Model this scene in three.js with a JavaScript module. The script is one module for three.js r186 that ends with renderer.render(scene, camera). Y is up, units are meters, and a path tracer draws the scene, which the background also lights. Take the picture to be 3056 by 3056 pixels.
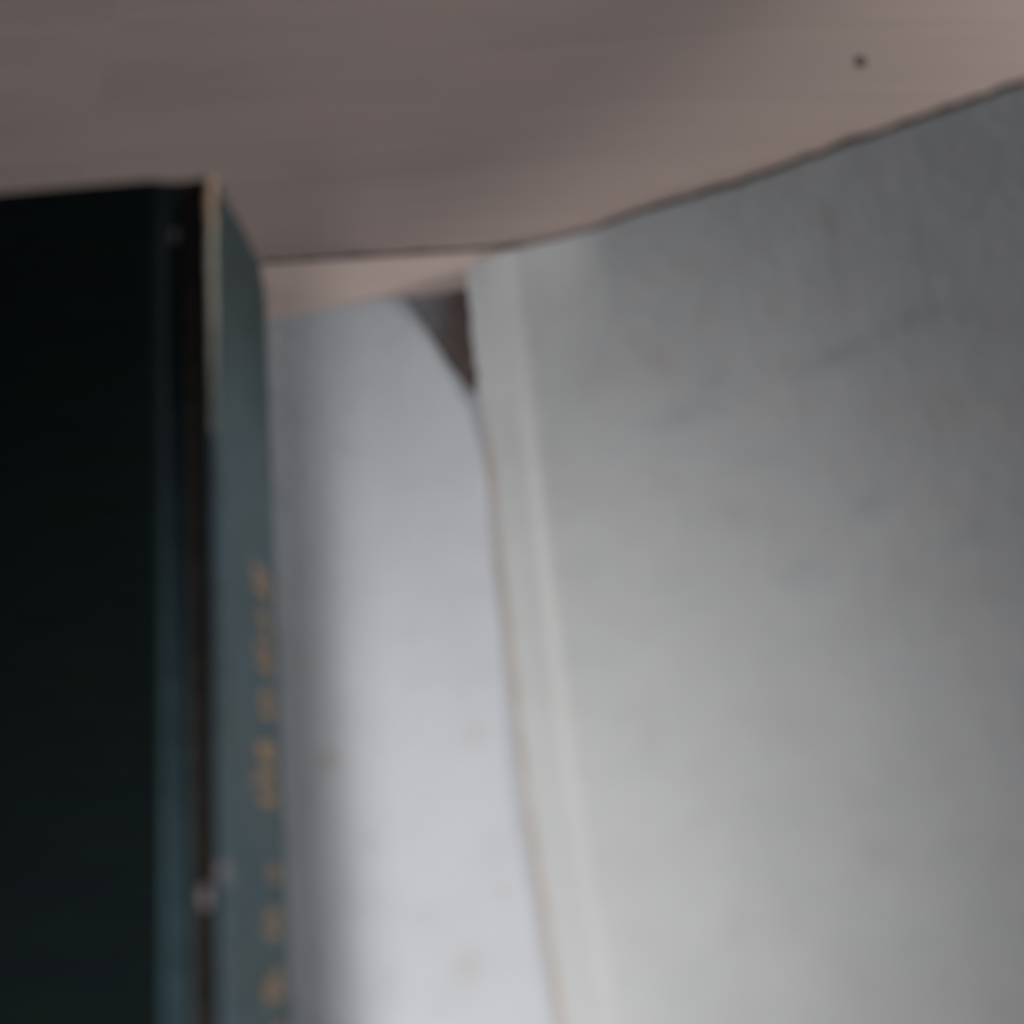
import * as THREE from 'three';
import { ImprovedNoise } from 'three/addons/math/ImprovedNoise.js';
import { RectAreaLightUniformsLib } from 'three/addons/lights/RectAreaLightUniformsLib.js';

// ---------------------------------------------------------------- camera, light, exposure
const MM = 0.001;
const scene = new THREE.Scene();
const camera = new THREE.PerspectiveCamera(50, 1, 0.01, 10);
camera.position.set(0, 0.24, 0);
camera.rotation.set(THREE.MathUtils.degToRad(-71.4), 0, 0);
camera.focus = 0.6;                       // hand-held macro shot: the lens is focused well behind the table
camera.userData.fStop = 5.5;
scene.add(camera);

scene.background = new THREE.Color().setRGB(0.104, 0.108, 0.12);   // dim room
RectAreaLightUniformsLib.init();
const windowLight = new THREE.RectAreaLight(new THREE.Color(1, 0.985, 0.96), 155, 0.13, 0.055);   // window on the right
windowLight.position.set(0.7, 0.192, -0.35);
windowLight.lookAt(0, 0, -0.12);
scene.add(windowLight);
for (const x of [-0.205, -0.135]) {        // lamp from the near left, second spot added to soften the shadows
  const lamp = new THREE.SpotLight(new THREE.Color(0.985, 0.99, 1), 0.47, 3, 0.212, 0.42, 2);
  lamp.position.set(x, 0.43, 0.36);
  lamp.target.position.set(-0.03, 0, 0.028);
  lamp.castShadow = true; lamp.shadow.radius = 3;
  scene.add(lamp, lamp.target);
}

const renderer = new THREE.WebGLRenderer({ antialias: true });
renderer.toneMapping = THREE.LinearToneMapping;
renderer.toneMappingExposure = 1;
renderer.shadowMap.enabled = true;

// ---------------------------------------------------------------- helpers
let seed = 7;
const rnd = () => { seed = (seed * 1664525 + 1013904223) % 4294967296; return seed / 4294967296; };
const perlin = new ImprovedNoise();
const noise = (x, y, z = 0) => perlin.noise(x, y, z);
const fbm = (x, y, z = 0) => noise(x, y, z) + 0.5 * noise(x * 2.1, y * 2.1, z + 3) + 0.25 * noise(x * 4.3, y * 4.3, z + 7);
const lerp = (a, b, t) => a + (b - a) * t;
const clamp = (v, a = 0, b = 1) => Math.min(b, Math.max(a, v));
const smooth = (a, b, v) => { const t = clamp((v - a) / (b - a)); return t * t * (3 - 2 * t); };
function poly(points, key, at) {                      // value of column `at` along a table of rows, by column `key`
  return (v) => {
    let i = 0;
    while (i < points.length - 2 && v > points[i + 1][key]) i++;
    const a = points[i], b = points[i + 1], t = (v - a[key]) / (b[key] - a[key]);
    return lerp(a[at], b[at], clamp(t, -2, 3));
  };
}
function texture(w, h, fn, srgb = true) {
  const data = new Uint8Array(w * h * 4);
  const enc = (v) => { v = clamp(v); return 255 * (srgb ? (v <= 0.0031308 ? 12.92 * v : 1.055 * v ** (1 / 2.4) - 0.055) : v); };
  for (let j = 0; j < h; j++) for (let i = 0; i < w; i++) {
    const c = fn((i + 0.5) / w, (j + 0.5) / h), k = (j * w + i) * 4;
    data[k] = enc(c[0]); data[k + 1] = enc(c[1]); data[k + 2] = enc(c[2]); data[k + 3] = 255;
  }
  const t = new THREE.DataTexture(data, w, h);
  t.magFilter = THREE.LinearFilter; t.minFilter = THREE.LinearFilter; t.wrapS = t.wrapT = THREE.RepeatWrapping;
  if (srgb) t.colorSpace = THREE.SRGBColorSpace;
  t.needsUpdate = true;
  return t;
}
// grid of (u, v) in 0..1 -> [x, y, z] in mm; uv by the second function
function grid(nu, nv, at, uvAt, colorAt) {
  const p = [], uv = [], c = [], ix = [];
  for (let j = 0; j <= nv; j++) for (let i = 0; i <= nu; i++) {
    const q = at(i / nu, j / nv);
    p.push(q[0] * MM, q[1] * MM, q[2] * MM);
    const w = uvAt ? uvAt(q[0], q[1], q[2]) : [i / nu, j / nv];
    uv.push(w[0], w[1]);
    if (colorAt) c.push(...colorAt(i / nu, j / nv));
  }
  for (let j = 0; j < nv; j++) for (let i = 0; i < nu; i++) {
    const a = j * (nu + 1) + i, b = a + 1, d = a + nu + 1, e = d + 1;
    ix.push(a, d, b, b, d, e);
  }
  const g = new THREE.BufferGeometry();
  g.setAttribute('position', new THREE.Float32BufferAttribute(p, 3));
  g.setAttribute('uv', new THREE.Float32BufferAttribute(uv, 2));
  if (colorAt) g.setAttribute('color', new THREE.Float32BufferAttribute(c, 3));
  g.setIndex(ix); g.computeVertexNormals();
  return g;
}
// sheet with thickness: top grid, underside and a rim
function slab(nu, nv, top, under, uvAt) {
  const p = [], uv = [], ix = [];
  const push = (q) => { p.push(q[0] * MM, q[1] * MM, q[2] * MM); const w = uvAt(q[0], q[1], q[2]); uv.push(w[0], w[1]); return p.length / 3 - 1; };
  for (const f of [top, under]) {
    const base = p.length / 3;
    for (let j = 0; j <= nv; j++) for (let i = 0; i <= nu; i++) push(f(i / nu, j / nv));
    for (let j = 0; j < nv; j++) for (let i = 0; i < nu; i++) {
      const a = base + j * (nu + 1) + i, b = a + 1, d = a + nu + 1, e = d + 1;
      f === top ? ix.push(a, d, b, b, d, e) : ix.push(a, b, d, b, e, d);
    }
  }
  const rim = [];
  for (let i = 0; i < nu; i++) rim.push([i / nu, 0]);
  for (let j = 0; j < nv; j++) rim.push([1, j / nv]);
  for (let i = nu; i > 0; i--) rim.push([i / nu, 1]);
  for (let j = nv; j > 0; j--) rim.push([0, j / nv]);
  for (let k = 0; k < rim.length; k++) {
    const a = rim[k], b = rim[(k + 1) % rim.length];
    const q = [top(...a), top(...b), under(...a), under(...b)].map(push);
    ix.push(q[0], q[1], q[2], q[1], q[3], q[2]);
  }
  const g = new THREE.BufferGeometry();
  g.setAttribute('position', new THREE.Float32BufferAttribute(p, 3));
  g.setAttribute('uv', new THREE.Float32BufferAttribute(uv, 2));
  g.setIndex(ix); g.computeVertexNormals();
  return g;
}
function mesh(name, g, m, parent) {
  const o = new THREE.Mesh(g, m); o.name = name; o.castShadow = o.receiveShadow = true; parent.add(o);
  return o;
}
const used = {};
const numbered = (n) => { const k = used[n] = (used[n] ?? -1) + 1; return k ? `${n}_${String(k).padStart(3, '0')}` : n; };

// ---------------------------------------------------------------- materials
const woodTex = (s, tone = 1) => texture(1024, 512, (u, v) => {
  const g = fbm(u * 5 + s, v * 42, s) * 0.5 + fbm(u * 2.3 + s, v * 150, s + 4) * 0.3, m = fbm(u * 5 + s, v * 6, s + 9);
  const k = 1 + 0.1 * g + 0.08 * m;
  return [0.63 * k * tone, 0.494 * k * tone * (1 - 0.02 * m), 0.442 * k * tone * (1 - 0.03 * m)];
});
const wood = (s, tone) => new THREE.MeshStandardMaterial({ map: woodTex(s, tone), roughness: 0.78, bumpMap: texture(512, 512, (u, v) => { const g = 0.5 + 0.3 * fbm(u * 8 + s, v * 90, s); return [g, g, g]; }, false), bumpScale: 0.0002 });
// gutter edge of the right-hand page: x, z, height
const gut = [[-11.0, -140.5, 6.6], [-9.6, -125, 4.0], [-7.4, -106, 2.0], [-4.3, -75.5, 1.95], [2.1, -17.2, 2.0], [8.8, 26.6, 2.0], [16, 70, 2.0]];
const gutX = poly(gut, 1, 0), gutH = poly(gut, 1, 2);
// paper: foxing spots in mm on the table plane
const foxing = [[-39.2, -25, 2.4, 1.0], [-8, -30, 3.4, 0.5], [-9, 16, 4.2, 0.6], [-38, -96, 2, 0.35], [-8, -62, 2.4, 0.3], [-22, -52, 3, 0.25], [-30, -8, 3, 0.3], [-2, 2, 2.6, 0.4], [-24, 18, 3, 0.3],
  [35, -116, 5, 0.5], [43, -140, 4, 0.3], [62, -127, 3.5, 0.3], [75, -150, 4, 0.3], [98, -100, 6, 0.25], [50, -78, 5, 0.3], [37, -85, 3, 0.35], [84, -62, 4, 0.35], [60, -30, 5, 0.2], [74, -6, 4, 0.3], [45, 10, 4, 0.25], [30, -30, 4, 0.25]];
const smudges = [[40, -102, 9, 3, 0.8], [47, -110, 4, 3, 0.6], [74, -114, 10, 3, 0.9], [90, -121, 9, 3, 0.7], [78, -78, 4, 3, 0.8], [63, -64, 6, 4, 0.5], [98, -70, 4, 3, 0.5], [55, -90, 9, 4, 0.3], [35, -62, 6, 3, 0.2]];
function paperTex(x0, z0, w, h, tint, s, gutter) {
  return texture(1024, 1024, (u, v) => {
    const x = x0 + u * w, z = z0 + v * h;
    const m = fbm(x / 26, z / 26, s), f = fbm(x / 4, z / 4, s + 5);
    let k = 1 + 0.035 * m + 0.015 * f, brown = 0.02 + 0.05 * clamp(fbm(x / 17, z / 13, s + 20)), grey = 0.04 * clamp(fbm(x / 22, z / 9, s + 30));
    for (const [a, b, r, q] of foxing) {
      const d = Math.hypot(x - a, z - b) / r * (1 + 0.3 * noise(x / 3, z / 3, a));
      brown += q * 0.26 * Math.exp(-d * d * 1.6);
    }
    for (const [a, b, rx, rz, q] of smudges) {
      const dx = x - a, dz = z - b + dx * 0.25, d = Math.hypot(dx / rx, dz / rz) * (1 + 0.35 * noise(x / 4, z / 4, b));
      grey += q * 0.2 * Math.exp(-d * d * 1.4);
    }
    if (gutter) { const d = x - gutX(z) - 0.5 - 0.4 * noise(z / 9, 1, 4); brown += (0.34 + 0.22 * noise(z / 12, 3, 7)) * Math.exp(-d * d / 1.6) * smooth(-112, -90, z); }
    return [tint[0] * k * (1 - 0.45 * brown) * (1 - grey), tint[1] * k * (1 - 0.75 * brown) * (1 - 0.85 * grey), tint[2] * k * (1 - 1.0 * brown) * (1 - 0.75 * grey)];
  });
}
const fibre = texture(512, 512, (u, v) => { const g = 0.5 + 0.25 * fbm(u * 60, v * 60, 2) + 0.15 * fbm(u * 9, v * 9, 8); return [g, g, g]; }, false);
const leftPaper = new THREE.MeshStandardMaterial({ map: paperTex(-90, -160, 120, 240, [0.65, 0.664, 0.696], 1), roughness: 0.92, bumpMap: fibre, bumpScale: 0.00025, side: THREE.DoubleSide });
const rightPaper = new THREE.MeshStandardMaterial({ map: paperTex(-30, -220, 220, 300, [0.637, 0.639, 0.632], 4, true), roughness: 0.92, bumpMap: fibre, bumpScale: 0.00014, side: THREE.DoubleSide });
const blockPaper = new THREE.MeshStandardMaterial({ color: new THREE.Color().setRGB(0.36, 0.31, 0.26), roughness: 0.95 });
const darkBoard = new THREE.MeshStandardMaterial({ map: texture(256, 64, (u, v) => { const k = 1 + 0.5 * fbm(u * 30, v * 6, 3); return [0.1 * k, 0.068 * k, 0.056 * k]; }), roughness: 0.9 });
const wedgeShade = new THREE.MeshStandardMaterial({ map: texture(128, 128, (u, v) => { const k = 1 + 0.2 * fbm(u * 9, v * 9, 3), t = smooth(0.28, 0.55, u + 0.1 * v); return [lerp(0.34, 0.17, t) * k, lerp(0.32, 0.125, t) * k, lerp(0.33, 0.11, t) * k]; }), roughness: 0.95 });  // grey-to-brown gradient paints the shadow under the lifted page corner
const weave = texture(512, 512, (u, v) => { const g = 0.5 + 0.2 * Math.sin(u * 512 * Math.PI / 4) * Math.sin(v * 512 * Math.PI / 4) + 0.25 * fbm(u * 20, v * 20, 1); return [g, g, g]; }, false);
const cloth = (r, g, b, amount, s, rough = 0.85) => new THREE.MeshPhysicalMaterial({
  map: texture(512, 512, (u, v) => { const k = 1 + amount * fbm(u * 3, v * 24, s) + amount * 0.7 * fbm(u * 18, v * 60, s + 2), q = 1 + amount * 0.6 * fbm(u * 2, v * 12, s + 11); return [r * k, g * k * q, b * k / q]; }),
  roughness: rough, bumpMap: weave, bumpScale: 0.00015, specularIntensity: 0.25 });
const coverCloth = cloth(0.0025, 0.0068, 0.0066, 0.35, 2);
const jointCloth = cloth(0.05, 0.11, 0.135, 0.3, 5, 0.7);
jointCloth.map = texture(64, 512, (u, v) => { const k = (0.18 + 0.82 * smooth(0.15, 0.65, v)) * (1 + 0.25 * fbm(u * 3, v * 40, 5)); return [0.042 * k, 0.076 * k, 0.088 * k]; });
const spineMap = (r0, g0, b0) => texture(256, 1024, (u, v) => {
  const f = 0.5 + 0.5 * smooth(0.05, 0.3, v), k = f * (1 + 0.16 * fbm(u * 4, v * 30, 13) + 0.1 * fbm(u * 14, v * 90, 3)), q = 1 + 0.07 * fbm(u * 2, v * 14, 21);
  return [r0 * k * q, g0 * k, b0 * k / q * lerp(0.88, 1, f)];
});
const grooveCloth = cloth(0.026, 0.02, 0.016, 0.4, 8);
const spineCloth = cloth(0.1, 0.15, 0.165, 0.22, 13);
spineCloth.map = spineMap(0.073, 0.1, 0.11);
const wornBoard = new THREE.MeshStandardMaterial({ vertexColors: true, roughness: 0.95, side: THREE.DoubleSide });
const gilt = new THREE.MeshStandardMaterial({ map: texture(128, 128, (u, v) => { const k = 1 + 0.35 * fbm(u * 9, v * 9, 6); return [0.28 * k, 0.185 * k, 0.115 * k]; }), roughness: 0.6, metalness: 0.15, side: THREE.DoubleSide });
const scuff = new THREE.MeshStandardMaterial({ color: new THREE.Color().setRGB(0.22, 0.185, 0.19), roughness: 0.95 });

// ---------------------------------------------------------------- the table
const table = new THREE.Group(); table.name = 'table_top'; table.userData = { kind: 'structure', label: 'pale brown wooden table top of two boards under the books' };
scene.add(table);
const seamZ = (x) => -150.4 - (x + 2.1) * 0.0717;
const tableUv = (x, y, z) => [x / 400, z / 200];
mesh('plank', slab(60, 40, (u, v) => { const x = lerp(-600, 600, u); return [x, -0.25 * (1 - smooth(0, 1.4, v * 520)), lerp(seamZ(x), 380, v ** 2)]; },
  (u, v) => { const x = lerp(-600, 600, u); return [x, -18, lerp(seamZ(x), 380, v ** 2)]; }, tableUv), wood(1.3, 1.3), table);
// far board: falls away to the left, shaped so its slope gives the diagonal shade
function sag(x, z) {
  const d = (x + 4) * -0.68 + (z + 150) * -0.733;
  const sp = (a, w) => w * Math.log(1 + Math.exp((d - a) / w));
  return -0.36 * sp(6, 9) + 0.24 * sp(46, 18) + 0.03 * sp(140, 20);
}
mesh('plank_001', slab(160, 80, (u, v) => { const x = lerp(-420, 420, u), z = seamZ(x) - 1.2 - 420 * v ** 1.6; return [x, Math.max(-34, sag(x, z)) - 0.4 * (1 - smooth(0, 2, 420 * v ** 1.6)), z]; },
  (u, v) => { const x = lerp(-420, 420, u), z = seamZ(x) - 1.2 - 420 * v ** 1.6; return [x, Math.max(-34, sag(x, z)) - 18, z]; }, (x, y, z) => [x / 400 + 0.3, z / 200 + 0.2]), wood(6.1), table);
mesh('seam', slab(80, 3, (u, v) => { const x = lerp(-140, 36, u), z = seamZ(x) - (2.6 * (1 - 0.75 * u) - 0.64 * sag(x, seamZ(x) - 2)) * (1 + 0.15 * fbm(x / 9, 2, 2)) * (1 - v) + 0.2; return [x, Math.max(-34, sag(x, z)) + 0.12, z]; },
  (u, v) => { const x = lerp(-140, 36, u), z = seamZ(x) - (2.6 * (1 - 0.75 * u) - 0.64 * sag(x, seamZ(x) - 2)) * (1 - v) + 0.2; return [x, Math.max(-34, sag(x, z)) - 6, z]; }, (x, y, z) => [x / 60, z / 20]), new THREE.MeshStandardMaterial({ color: new THREE.Color().setRGB(0.09, 0.06, 0.052), roughness: 0.95 }), table);  // dark strip added for the shade in the gap between the boards
const knot = mesh('knot', new THREE.SphereGeometry(1, 20, 12), new THREE.MeshStandardMaterial({ color: new THREE.Color().setRGB(0.2, 0.15, 0.13), roughness: 0.9 }), table);
knot.scale.set(1.7 * MM, 0.35 * MM, 2.1 * MM); knot.position.set(93.5 * MM, sag(93.5, -208) * MM, -208 * MM);

// ---------------------------------------------------------------- the open old book
const open = new THREE.Group(); open.name = 'open_book';
open.userData = { label: 'old open book with blank foxed off-white pages lying beside the green book', category: 'book' };
scene.add(open);
const leftTop = poly([[-80, -126.6], [-61.6, -129.7], [-36, -134.5], [-11, -139.2], [10, -143]], 0, 1);
const leftH = (x, z) => 1.1 + 0.35 * Math.sin((x + 60) / 16) + 0.5 * fbm(x / 50, z / 60, 2) + 0.75 * smooth(-45, -3, x - gutX(z)) * smooth(-112, -85, z) - 0.6 * smooth(-1, 4, x - gutX(z));
const paperUv = (x0, z0, w, h) => (x, y, z) => [(x - x0) / w, (z - z0) / h];
const leftAt = (dy) => (u, v) => {
  const zt = 70, x0 = -85 + 14 * v;
  const z = lerp(-138, zt, v), xr = z > -106 ? gutX(z) + 5 : Math.min(gutX(z) + 5, -7.6 - 17.6 * ((-106 - z) / 30) ** 0.9 + 0.35 * fbm(z / 3, 2, 8) + 12 * smooth(-109, -105, z)), x = lerp(x0, xr, u);
  const zz = lerp(leftTop(x) + 0.5 * fbm(x / 5, 3, 1), zt, v);
  return [x, leftH(x, zz) + dy, zz];
};
mesh('left_page', slab(70, 110, leftAt(0), leftAt(-0.7), paperUv(-90, -160, 120, 240)), leftPaper, open);
mesh('wedge_shade', slab(24, 24, (u, v) => [lerp(-34, 6, u), 0.42 + 0.05 * fbm(u * 6, v * 6, 3), lerp(leftTop(lerp(-34, 6, u)) + 0.4, -96, v)], (u, v) => [lerp(-34, 6, u), 0.05, lerp(leftTop(lerp(-34, 6, u)) + 0.4, -96, v)], (x, y, z) => [(x + 34) / 40.5, (z + 140) / 46]), wedgeShade, open).userData.label = 'added board in the gutter split with the shadow of the lifted page painted in';
// right-hand page: rises from the gutter to the right, its head corner by the gutter is lifted
const head = [[0, -11.1, -141.3], [0.06, -2.1, -145.8], [0.27, 30.6, -155.8], [0.45, 56.2, -161.3], [0.63, 81.3, -168.8], [0.93, 121.7, -179.4], [1.2, 155.6, -188.3]];
const hX = poly(head, 0, 1), hZ = poly(head, 0, 2);
const pageS = (u) => u * 1.12;
const pageH = (w, x, z) => 2.0 + (gutH(z) - 2.0) * (1 - smooth(4, 34, w)) + rise(w) * (1 - 0.42 * smooth(-130, 50, z)) + ridge(w) * (0.06 + 0.94 * smooth(-125, -55, z)) + 0.16 * fbm(x / 40, z / 45, 9) * smooth(4, 30, w);
function rightAt(dy, inset = 0, wob = 1, out = 0) {
  return (u, v) => {
    const s = pageS(u), w = hX(s) - hX(0);
    const z = lerp(hZ(s) + inset - out + wob * 0.35 * fbm(s * 26, 2, 5), 70, v), zg = lerp(-140.5, 70, v);
    let x = hX(s) + gutX(zg) - gutX(-140.5);
    if (s === 0 && wob) x += 0.3 * fbm(zg / 5, 1, 3) * smooth(0, 0.08, v) + 0.55 * fbm(zg / 3.2, 6, 1) * (1 - smooth(-112, -100, zg));
    return [x, pageH(w, x, lerp(zg + inset, z, 0)) + dy, z];
  };
}
const rise = (w) => { const q = Math.max(0, w - 12); return 0.155 * q + 0.0003 * q * q - 0.0003 * Math.max(0, q - 115) ** 2; };
const ridge = (w) => 0.35 * smooth(-0.5, 2.2, w) + 0.2 * smooth(4, 9.2, w) - 0.8 * smooth(9.4, 11.4, w);
mesh('right_page', slab(150, 150, rightAt(0), rightAt(-0.5), paperUv(-30, -220, 220, 300)), rightPaper, open);
// leaves underneath, set back from the lifted corner
const under = (low) => (u, v) => { const q = rightAt(-1.1, 0, 0)(0.09 + u * 0.91, 0.06 + 0.94 * v); return [q[0], low ? 0.4 : Math.max(0.6, q[1]), q[2]]; };
mesh('page_block', slab(40, 40, under(0), under(1), (x, y, z) => [x / 100, z / 100]), blockPaper, open);
// dark worn board edge that stands out past the head of the page
const edgeAt = (dy) => (u, v) => {
  const uu = lerp(0.04, 1, u), q = rightAt(0)(uu, 0.012 * v), wide = (1.0 + 1.3 * smooth(0.05, 0.4, uu)) * (1 + 0.3 * fbm(uu * 22, 5, 8));
  return [q[0], q[1] + dy - 0.75, q[2] - wide * (1 - v)];
};
mesh('cover_edge', slab(160, 4, edgeAt(0), edgeAt(-1.2), (x, y, z) => [x / 60, z / 20]), darkBoard, open);

// ---------------------------------------------------------------- the dark green book
const book = new THREE.Group(); book.name = 'closed_book';
book.position.set(-64.0 * MM, 1.3 * MM, -142.9 * MM); book.rotation.y = THREE.MathUtils.degToRad(5.9);
book.userData = { label: 'thick dark green clothbound book with faded spine, gilt lettering and worn corner', category: 'book' };
scene.add(book);
const L = 235, T = 39.7;                                   // length along the spine, thickness
const clothUv = (x, y, z) => [(x + y) / 60, z / 60];
// a strip of the cross-section (x, y) swept along the length
function sweep(name, pts, m, z0 = 0, z1 = L, n = 90, wob = 0.12, back = 1.6, uvAt = clothUv) {
  const curve = new THREE.CatmullRomCurve3(pts.map(([x, y]) => new THREE.Vector3(x, y, 0)), false, 'centripetal');
  const k = pts.length * 5;
  const P = Array.from({ length: k + 1 }, (_, i) => curve.getPoint(i / k)), N = P.map((_, i) => {
    const t = curve.getTangent(i / k); return new THREE.Vector2(t.y, -t.x);       // inward
  });
  const f = (d) => (u, v) => {
    const i = Math.round(u * k), z = lerp(z0, z1, v), w = wob * fbm(P[i].x / 14, z / 22, 4 + P[i].y / 12);
    const full = P[i].y > T - 6 && P[i].x > -11.5 && P[i].x < -1 ? 0.85 * (1 - smooth(2, 16, z)) : 0;      // cloth turned in over the head fills the groove
    const round = name === 'spine' ? (1 - smooth(0, 13, z)) ** 2 : 0;                                      // head cap rounded off
    return [P[i].x + N[i].x * (d + w) - round * 0.9, lerp(P[i].y, T - 0.5, full) + N[i].y * (d + w) - round * 0.5, z];
  };
  return mesh(name, slab(k, n, f(0), f(back), uvAt), m, book);
}
const spineProfile = [[-1.6, T - 1.1], [-0.4, T], [0.7, T - 0.6], [1.3, T - 3], [2.0, T - 12], [2.7, 20], [3.1, 10], [3.2, 3], [2.6, 0.2]];
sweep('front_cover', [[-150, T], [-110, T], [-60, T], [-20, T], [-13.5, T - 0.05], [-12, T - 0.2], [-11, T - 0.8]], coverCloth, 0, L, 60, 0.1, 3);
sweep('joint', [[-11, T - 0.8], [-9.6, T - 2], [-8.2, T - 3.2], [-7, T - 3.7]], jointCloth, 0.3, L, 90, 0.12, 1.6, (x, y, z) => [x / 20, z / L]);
sweep('groove', [[-7, T - 3.7], [-5.9, T - 3.9], [-4.8, T - 3.9], [-3.9, T - 3.6]], grooveCloth, 0.3);
sweep('spine_shoulder', [[-3.9, T - 3.6], [-3, T - 2.7], [-2.2, T - 1.7], [-1.6, T - 1.1]], coverCloth, 0.2);
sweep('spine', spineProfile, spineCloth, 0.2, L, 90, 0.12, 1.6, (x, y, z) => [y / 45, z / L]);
sweep('back_cover', [[-7, 3.2], [-12, 3], [-60, 3], [-150, 3]], coverCloth, 0, L, 40, 0.05, 3);
mesh('page_block', slab(20, 60, (u, v) => [lerp(-145, -3, u), T - 6.2, lerp(3, L - 3, v)], (u, v) => [lerp(-145, -3, u), 3.1, lerp(3, L - 3, v)], clothUv), blockPaper, book);
// spine surface by height
const spineX = (y) => { for (let i = 1; i < spineProfile.length - 1; i++) { const a = spineProfile[i + 1], b = spineProfile[i]; if (y >= a[1] && y <= b[1]) return lerp(a[0], b[0], (y - a[1]) / (b[1] - a[1])); } return 0; };
// worn-through cloth along the top corner of the spine
{
  const g = grid(6, 70, (u, v) => {
    const z = lerp(0.8, 60, v), w = lerp(0.72, 0.3, v) * (1 + 0.55 * fbm(z / 2.2, 1, 2));
    const k = lerp(-1.5, 1.5, u) * w;
    const x = -0.5 + k * 0.95 + 0.25 * noise(z / 5, 4, 1), y = T + 0.22 - (k > 0 ? 0.55 * k * k : 0.3 * k * k);
    return [x, y, z];
  }, null, (u, v) => {
    const n = 1 + 0.3 * fbm(v * 14, u * 2, 6), a = [0.62, 0.42, 0.28], b = [0.5, 0.46, 0.38], c = [0.2, 0.21, 0.185];
    const t = smooth(0.12, 0.26, v), q = smooth(0.4, 1, v);
    return [0, 1, 2].map((i) => lerp(lerp(a[i], b[i], t), c[i], q) * n);
  });
  const o = mesh('worn_edge', g, wornBoard, book); o.userData.label = 'beige board showing through the worn corner of the spine';
}
// gilt letters down the spine, worn past reading: strokes as [along, up] pairs in mm
const stroke = [
  [[[-2, 1], [-2, 15]], [[-2, 15], [2, 9], [-2, 8]], [[0, 8], [2.2, 1]]],
  [[[-2, 1], [-1.4, 14]], [[2, 2], [2, 15]], [[-2, 8], [2, 8]]],
  [[[-2.4, 1], [0, 15], [2.4, 1]], [[-1.4, 6], [1.4, 6]]],
  [[[-2, 2], [-2.2, 12], [0, 15], [2.2, 12], [2, 3], [0, 1], [-2, 2]]],
];
function letter(z, y0, h, kind, w = 1) {
  const pos = [], ix = [], uv = [];
  for (const line of stroke[kind]) for (let i = 0; i + 1 < line.length; i++) {
    if (rnd() < 0.1) continue;
    const [a, b] = [line[i], line[i + 1]], dx = b[0] - a[0], dy = (b[1] - a[1]), l = Math.hypot(dx, dy), n = 6, hw = 1.15;
    for (let k = 0; k <= n; k++) for (const sd of [-1, 1]) {
      const t = k / n, p = (a[0] + dx * t + sd * hw * dy / l) * w, q = y0 + (a[1] + dy * t - sd * hw * dx / l) * h / 15;
      pos.push((spineX(q) + 0.3) * MM, q * MM, (z - p) * MM); uv.push(p / 8 + z, q / 8);
      if (k && sd > 0) { const c = pos.length / 3 - 4; ix.push(c, c + 1, c + 2, c + 1, c + 3, c + 2); }
    }
  }
  const g = new THREE.BufferGeometry();
  g.setAttribute('position', new THREE.Float32BufferAttribute(pos, 3)); g.setAttribute('uv', new THREE.Float32BufferAttribute(uv, 2));
  g.setIndex(ix); g.computeVertexNormals();
  mesh(numbered('gilt_letter'), g, gilt, book);
}
const letters = [[82, 3, 14, 1, 0.9], [90.5, 3, 11, 3, 0.8], [98, 3, 12, 1, 0.9], [107, 3, 11, 3, 0.9], [117, 3, 15, 2, 0.9], [124, 4, 15, 3], [140, 2, 10, 1, 0.5], [149, 3, 12, 3, 0.8], [159.5, 3, 14, 0, 0.9], [169, 2, 10, 1, 0.7], [179, 3, 14, 2], [187, 3, 13, 3]];
for (const [z, y, ...a] of letters) letter(z + 2.7, y + 6.5, ...a);
// pale scuffs beside the joint
for (const [x, y, z, r] of [[-9, T - 2.3, 12.5, 2.0], [-3.9, T - 3.4, 145.7, 2.2], [-0.5, T + 0.1, 141.7, 1.5]]) {
  const o = mesh(numbered('scuff_mark'), new THREE.SphereGeometry(1, 16, 10), scuff, book);
  o.scale.set(r * 0.62 * MM, 0.32 * MM, r * 0.9 * MM); o.position.set(x * MM, y * MM, z * MM);
}

renderer.render(scene, camera);
